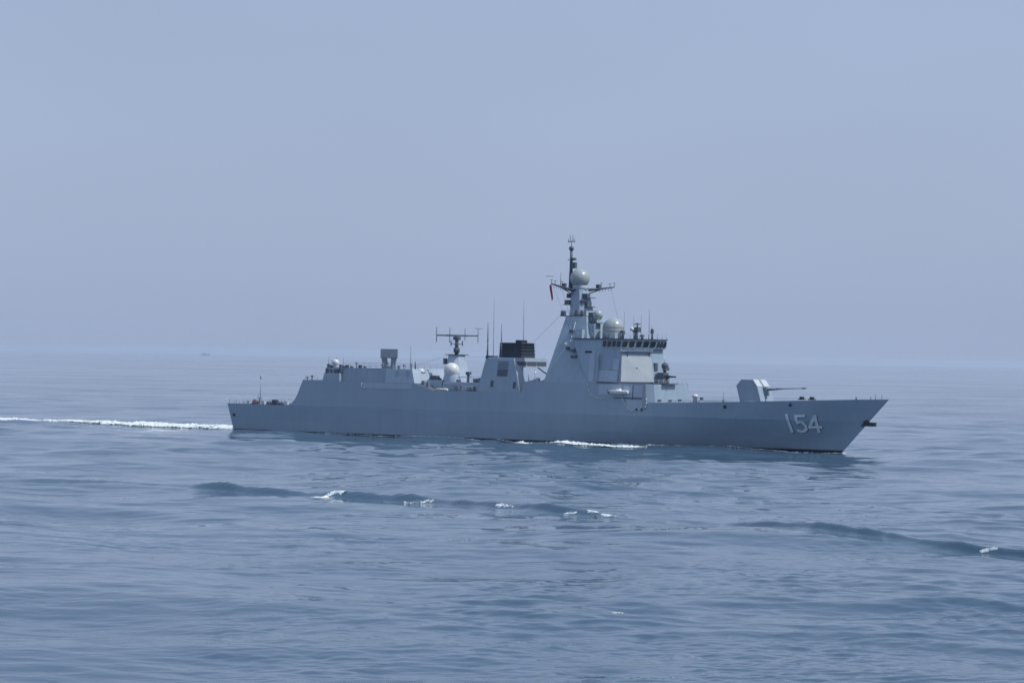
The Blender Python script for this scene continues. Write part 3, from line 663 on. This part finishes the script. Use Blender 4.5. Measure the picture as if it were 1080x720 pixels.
m = MB(); m.lathe((0, 0, 0), [(1.25, 0), (1.25, .35), (.9, .4)]); m.frustum([(-1.0, -1.0), (.9, -1.0), (.9, 1.0), (-1.0, 1.0)], .35, [(-.8, -.9), (.7, -.9), (.7, .9), (-.8, .9)], 2.1); mount = m.build('mount', dark, cw)
m = MB(); m.box(.3, .9, -.7, .7, 1.0, 1.7); m.tube((.6, 0, 1.35), (1.5, 0, 1.35), .34, .28, 12); m.tube((1.5, 0, 1.35), (3.0, 0, 1.35), .17, .15, 10); m.build('barrel', black, cw)
m = MB(); m.tube((.2, .3, 2.0), (.2, .3, 3.1), .3); m.dome((.25, .3, 3.4), .72, -.9, 16); m.box(.2, .9, -.5, .9, 2.5, 3.1); m.build('tracking_radar', dark, cw)
m = MB(); m.box(-2.3, -1.5, -.9, .3, 0, 1.4); m.tube((-1.9, -.3, 1.4), (-1.9, -.3, 2.6), .28); m.box(-2.4, -1.4, -.7, .3, 2.5, 4.0); m.build('optical_director', dark, cw)

# ---- main gun
gn = empty('main_gun', (127.0, 0, 9.4)); gn.parent = ship
def gsec(y, k): return [(-2.2, y, 0.05), (2.45, y, 0.05), (1.5, y * k, 3.05), (.5, y * k, 4.32), (-2.05, y * k, 4.32), (-3.15, y * k, 3.15)]
a = gsec(-2.45, .96); c = gsec(2.45, .96)
m = MB(); m.add(a + c, [(0, 1, 2, 3, 4, 5), (11, 10, 9, 8, 7, 6)] + [(i, 6 + i, 6 + (i + 1) % 6, (i + 1) % 6) for i in range(6)])
tur = m.build('turret', navy, gn)
m = MB(); m.lathe((0, 0, -.15), [(3.0, 0), (3.0, .35), (2.8, .4)], 32); m.build('base_ring', navy, gn)
m = MB(); m.frustum([(1.9, -.5), (2.7, -.42), (2.7, .42), (1.9, .5)], 1.3, [(1.3, -.5), (2.3, -.42), (2.3, .42), (1.3, .5)], 2.95); m.build('mantlet', mid_, gn)
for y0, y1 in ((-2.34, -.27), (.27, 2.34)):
    m = MB(); m.add([(1.52, y0, 3.08), (1.52, y1, 3.08), (.54, y1, 4.34), (.54, y0, 4.34)], [(0, 1, 2, 3)]); m.build('sunlit_front_facet', panelm, gn)  # sunlit brightness of the turret's upper front put into a paler colour
m = MB(); m.add([(1.50, -.26, 3.1), (1.50, .26, 3.1), (.55, .26, 4.34), (.55, -.26, 4.34)], [(0, 1, 2, 3)]); m.build('elevation_slot', dark, gn)
m = MB(); m.tube((2.2, 0, 2.45), (4.4, 0, 2.62), .28, .22, 12); m.tube((4.4, 0, 2.62), (5.6, 0, 2.68), .19, .16, 12); m.tube((5.6, 0, 2.68), (10.3, 0, 2.86), .10, .09, 12); m.tube((10.0, 0, 2.85), (10.9, 0, 2.9), .16, .16, 12)
m.build('barrel', mid_, gn)

# ---- main mast
mm_ = MB(); mm_.frustum(octo(84.3, 88.2, 2.6, .9), 25.6, octo(84.0, 86.9, 1.45, .5), 31.0)
mast = mm_.build('mast', navy, ship)
for q in ((83.2, 88.8, -3.5, 3.5, 25.6, 25.75), (87.4, 92.3, -3.0, -1.0, 24.2, 24.35), (86.6, 88.4, -1.5, 1.5, 29.3, 29.45), (86.8, 88.4, -1.5, 1.5, 27.5, 27.65), (83.2, 85.0, -2.6, 2.6, 27.9, 28.05)):
    m = MB(); m.box(*q); m.build('platform', dark, mast)
for q in ((87.0, 88.2, -1.3, -.2, 29.45, 30.2), (87.2, 88.3, -1.3, .2, 27.65, 28.6), (83.2, 83.9, -3.2, -2.4, 25.75, 26.7), (83.4, 84.3, -2.3, -1.4, 28.05, 28.9), (83.6, 84.2, -1.9, -1.3, 29.3, 30.2), (86.2, 87.0, -2.9, -2.2, 25.75, 26.9), (87.6, 88.4, -2.8, -1.8, 25.75, 26.8), (86.9, 87.5, -1.9, -1.5, 28.3, 28.9)):
    m = MB(); m.box(*q); m.build('sensor_box', dark, mast)
railing([(83.3, -3.4, 25.75), (88.7, -3.4, 25.75)], mast, step=.9)
railing([(87.6, -2.9, 24.35), (92.2, -2.9, 24.35)], mast, step=.9)
m = MB(); m.lathe((85.5, 0, 30.9), [(1.5, 0), (1.4, .5), (1.55, .9), (1.2, 1.0)]); col_ = m.build('collar', light, mast)
m = MB(); m.dome((85.5, 0, 33.25), 1.95, -.86); m.build('radome', greydome, mast)
m = MB()
for tip, root in (((83.2, -6.6, 32.0), (85.0, -1.2, 30.7)), ((88.6, 7.8, 31.75), (86.0, 1.2, 30.9))):
    t_, r_ = Vector(tip), Vector(root); m.tube(r_, t_, .34, .13); m.tube(r_ + Vector((0, 0, -.9)), r_.lerp(t_, .65), .12)
    m.tube(r_ + Vector((.7, 0, .1)), t_, .1)
    for q_, hh in ((.55, 1.1), (.85, .8), (1.0, .8)): p = r_.lerp(t_, q_); m.tube(p, p + Vector((0, 0, hh)), .07, .04); m.tube(p + Vector((-.3, 0, hh)), p + Vector((.3, 0, hh)), .05)
    for q_ in (.5, .6, .7, .8, .9): p = r_.lerp(t_, q_); m.tube(p, p + Vector((0, 0, -.7)), .035)
    p = r_.lerp(t_, .45); m.box(p.x - .4, p.x + .4, p.y - .3, p.y + .3, p.z, p.z + .9)
m.tube((84.0, -4.6, 31.4), (84.0, -4.6, 34.3), .08, .03); m.tube((83.3, -6.0, 33.5), (82.0, -6.9, 33.5), .05)
m.build('yardarm', dark, mast)
m = MB(); m.tube((83.3, 0, 30.8), (83.3, 0, 34.6), .5, .38); m.tube((83.3, 0, 34.6), (83.3, 0, 39.2), .34, .24); m.box(83.4, 84.5, -.35, .35, 35.3, 36.5); m.box(83.3, 84.3, -.4, .4, 36.9, 37.4); m.tube((82.5, 0, 37.0), (84.2, 0, 37.0), .07)
m.dome((83.3, 0, 39.3), .52, -.95, 14); m.tube((83.3, 0, 39.6), (83.3, 0, 41.0), .06); m.tube((82.2, .4, 40.7), (84.4, -.4, 40.7), .06)
for dx_ in (-1.0, -.45, .45, 1.0): m.tube((83.3 + dx_, -dx_ * .36, 40.5), (83.3 + dx_, -dx_ * .36, 40.9 + (1.1 if abs(dx_) < .6 else .3)), .06)
m.build('pole', dark, mast)
m = MB(); m.tube((90.6, -2, 24.3), (90.6, -2, 25.2), .4); m.box(89.6, 90.5, -2.8, -1.4, 24.6, 26.4); dr = m.build('fire_director', dark, mast)
m = MB(); m.dome((91.3, -2, 25.9), 1.05, -.9); m.build('radome', greydome, dr)
# bridge roof
rz = 21.25
m = MB(); m.lathe((94.4, -1, rz), [(2.15, 0), (2.15, 2.0), (2.1, 2.1)], 32); rb = m.build('radome_base', greydome, bridge)
m = MB(); m.dome((94.4, -1, rz + 2.0), 2.13, 0.02, 32); m.build('radome', greydome, rb)
m = MB(); m.box(87.6, 91.6, -3.6, -1.4, rz, 24.2); m.build('roof_house', navy, bridge)
for X, y, sx_, h_ in ((88.6, -5.2, 1.5, 1.7), (96.4, -4.8, 1.3, 1.2)):
    m = MB(); m.box(X, X + sx_, y - .5, y + .5, rz, rz + h_); m.build('equipment_box', light, bridge)
for X, y, z1, rr in ((98.4, -3.2, 26.6, .05), (100.2, -2.5, 25.8, .05), (101.3, -1.5, 26.0, .05), (103.0, -1.2, 27.0, .06), (97.0, -4.6, 24.5, .05), (92.2, -4.9, 25.5, .04), (103.6, -1.3, 24, .05)):
    m = MB(); m.tube((X, y, rz), (X, y, z1), rr, rr * .5); m.build('whip_antenna', dark, bridge)
for X, y, h_, rr in ((98.3, -3.6, 1.7, .35), (103.6, -1.0, 2.1, .22), (101.9, -2.0, .9, .3)):
    m = MB(); m.tube((X, y, rz), (X, y, rz + h_), rr, rr * .8, 10); m.box(X - rr * 1.2, X + rr * 1.2, y - rr, y + rr, rz + h_ * .5, rz + h_ * .9); m.build('searchlight', dark, bridge)
m = MB(); m.tube((100.7, -2.4, rz), (100.7, -2.4, rz + 1.6), .45, .35, 10); m.box(100.2, 101.5, -2.9, -1.9, rz + 1.3, rz + 2.3); m.tube((101, -2.4, rz + 2.2), (101, -2.4, rz + 3.2), .14); m.tube((100.3, -2.4, rz + 2.9), (101.7, -2.4, rz + 2.9), .1); od = m.build('optical_director', dark, bridge)
m = MB(); m.dome((100.2, -3.1, rz + 1.9), .45, -.8, 14); m.build('radome', white, od)
railing([(88.4, -sy(21) - .1, rz), (XC - .2, -sy(21) - .1, rz), (XF + .1, -YF, rz), (XF + .1, YF, rz)], bridge)
# signal halyards and wire aerials
for a, c in (((83.2, -6.4, 31.9), (88.0, -5.6, rz)), ((84.0, -4.4, 31.4), (88.6, -5.4, rz)), ((88.2, 7, 31.6), (92.5, 5.4, rz)), ((82.6, -2.2, 26), (76.5, -3, 20.4)), ((53.4, 0, 17.6), (45, -4, 14.6)), ((56.2, 0, 17.3), (67.2, -4, 17.0))):
    m = MB(); m.tube(a, c, .022, .022, 4); m.build('halyard', dark, mast)

# ---- separate things carried aboard
def cloth(name, A, wd, hgt, mt):
    """a limp flag hanging in folds from its hoist"""
    V = []; F = []; k, l = 10, 14
    for j in range(l):
        for i in range(k):
            t = i / (k - 1); v = j / (l - 1)
            x = A[0] - t * wd * .32 + .10 * math.sin(t * 9 + v * 2); y = A[1] + .16 * math.sin(t * 11 + v * 3) * (0.3 + t)
            V.append((x + v * .55, y, A[2] - v * hgt - t * .5))
    for j in range(l - 1):
        for i in range(k - 1): F.append((j * k + i, j * k + i + 1, (j + 1) * k + i + 1, (j + 1) * k + i))
    m = MB(); m.add(V, F, True); o = m.build(name, mt); o.location = SHIP; o.rotation_euler = (0, 0, HEAD)
    md = o.modifiers.new('thick', 'SOLIDIFY'); md.thickness = .02
    return o
flag = cloth('flag', (83.0, -6.6, 32.0), .75, 3.0, redm)
tag(flag, 'limp dark red flag hanging from the left yardarm of the mast', 'flag')

bt = empty('work_boat', to_world(101.2, -8.75, 10.55), HEAD); bt.scale = (.95, .9, .72); tag(bt, 'small white work boat hoisted against the grey ship side below the bridge', 'boat')
V = []; F = []; k = 9
for i in range(k):
    t = i / (k - 1); X = -2.4 + 4.6 * t; hw = .75 * math.sqrt(max(0.02, 1 - (abs(t - .55) / .56) ** 3)); kz = -.05 + .35 * abs(t - .5) ** 2 * 2
    V += [(X, -hw, .62), (X, -hw * .8, .2), (X, 0, kz - .1), (X, hw * .8, .2), (X, hw, .62)]
for i in range(k - 1):
    for j in range(4): F.append((i * 5 + j, i * 5 + 5 + j, i * 5 + 6 + j, i * 5 + 1 + j))
    F.append((i * 5, i * 5 + 4, i * 5 + 9, i * 5 + 5))
F.append((0, 1, 2, 3, 4)); F.append(tuple((k - 1) * 5 + j for j in (4, 3, 2, 1, 0)))
m = MB(); m.add(V, F); m.build('hull', boatwhite, bt)
m = MB(); m.tube((-2.2, -.72, .66), (1.7, -.74, .66), .17); m.tube((1.7, -.74, .66), (2.3, 0, .7), .16, .12); m.tube((-2.2, .72, .66), (1.7, .74, .66), .17); m.build('float_tube', boatwhite, bt)
m = MB(); m.frustum([(-.6, -.35), (.5, -.35), (.5, .35), (-.6, .35)], .6, [(-.5, -.3), (.2, -.3), (.2, .3), (-.5, .3)], 1.25); m.build('console', boatwhite, bt)
m = MB(); m.box(-2.75, -2.3, -.2, .2, -.1, .95); m.build('outboard_motor', dark, bt)

lb = MB(); V = []; F = []; R_, r_ = .42, .13
for i in range(20):
    for j in range(8):
        a = 2 * math.pi * i / 20; c = 2 * math.pi * j / 8
        V.append(((R_ + r_ * math.cos(c)) * math.cos(a), r_ * math.sin(c), (R_ + r_ * math.cos(c)) * math.sin(a)))
        F.append((i * 8 + j, i * 8 + (j + 1) % 8, ((i + 1) % 20) * 8 + (j + 1) % 8, ((i + 1) % 20) * 8 + j))
lb.add(V, F, True); o = lb.build('lifebuoy', orangem); e0 = ed(6.6); o.location = to_world(6.6, e0[1] - .2, 6.85); o.rotation_euler = (0, 0, HEAD)
tag(o, 'orange lifebuoy ring hung on the railing of the low stern deck', 'lifebuoy')

# ---- far ship on the horizon, its haze put into pale paint
fs_ = empty('distant_ship', (-2020, 18000, 0), math.radians(8)); tag(fs_, 'tiny faint ship far off on the hazy horizon', 'ship')
V = []; F = []
for X, hw, zt in ((-30, 5, 6), (-26, 6, 6), (15, 6, 6), (26, 4, 7.5), (33, .3, 9)):
    V += [(X - (0 if X < 20 else 4), -hw * .7, -1), (X, -hw, zt), (X, hw, zt), (X - (0 if X < 20 else 4), hw * .7, -1)]
for i in range(4): F += [(i * 4 + j, i * 4 + 4 + j, i * 4 + 4 + (j + 1) % 4, i * 4 + (j + 1) % 4) for j in range(4)]
F += [(3, 2, 1, 0), (16, 17, 18, 19)]
m = MB(); m.add(V, F); m.build('hull', light, fs_)
m = MB(); m.frustum(rect(-14, 4, 4.5), 5.8, rect(-13, 2, 4), 14); m.build('deckhouse', light, fs_)
m = MB(); m.tube((-3, 0, 13.8), (-3, 0, 26), .9, .5); m.tube((20, 0, 6), (20, 0, 16), .7, .4); m.build('mast', light, fs_)

# ------------------------------------------------------------------ haze
hz = MB(); hz.box(-29000, 29000, -900, 29000, -8, 60)
hm_ = bpy.data.materials.new('haze air'); hm_.use_nodes = True; n = hm_.node_tree; n.nodes.clear()
oo = n.nodes.new('ShaderNodeOutputMaterial'); pv = n.nodes.new('ShaderNodeVolumePrincipled'); n.links.new(pv.outputs[0], oo.inputs['Volume'])
pv.inputs['Color'].default_value = (0.73, 0.84, 0.97, 1); pv.inputs['Density'].default_value = 0.00004; pv.inputs['Anisotropy'].default_value = 0.2
haze = hz.build('haze', hm_); haze['kind'] = 'stuff'; haze['label'] = 'pale blue sea haze'
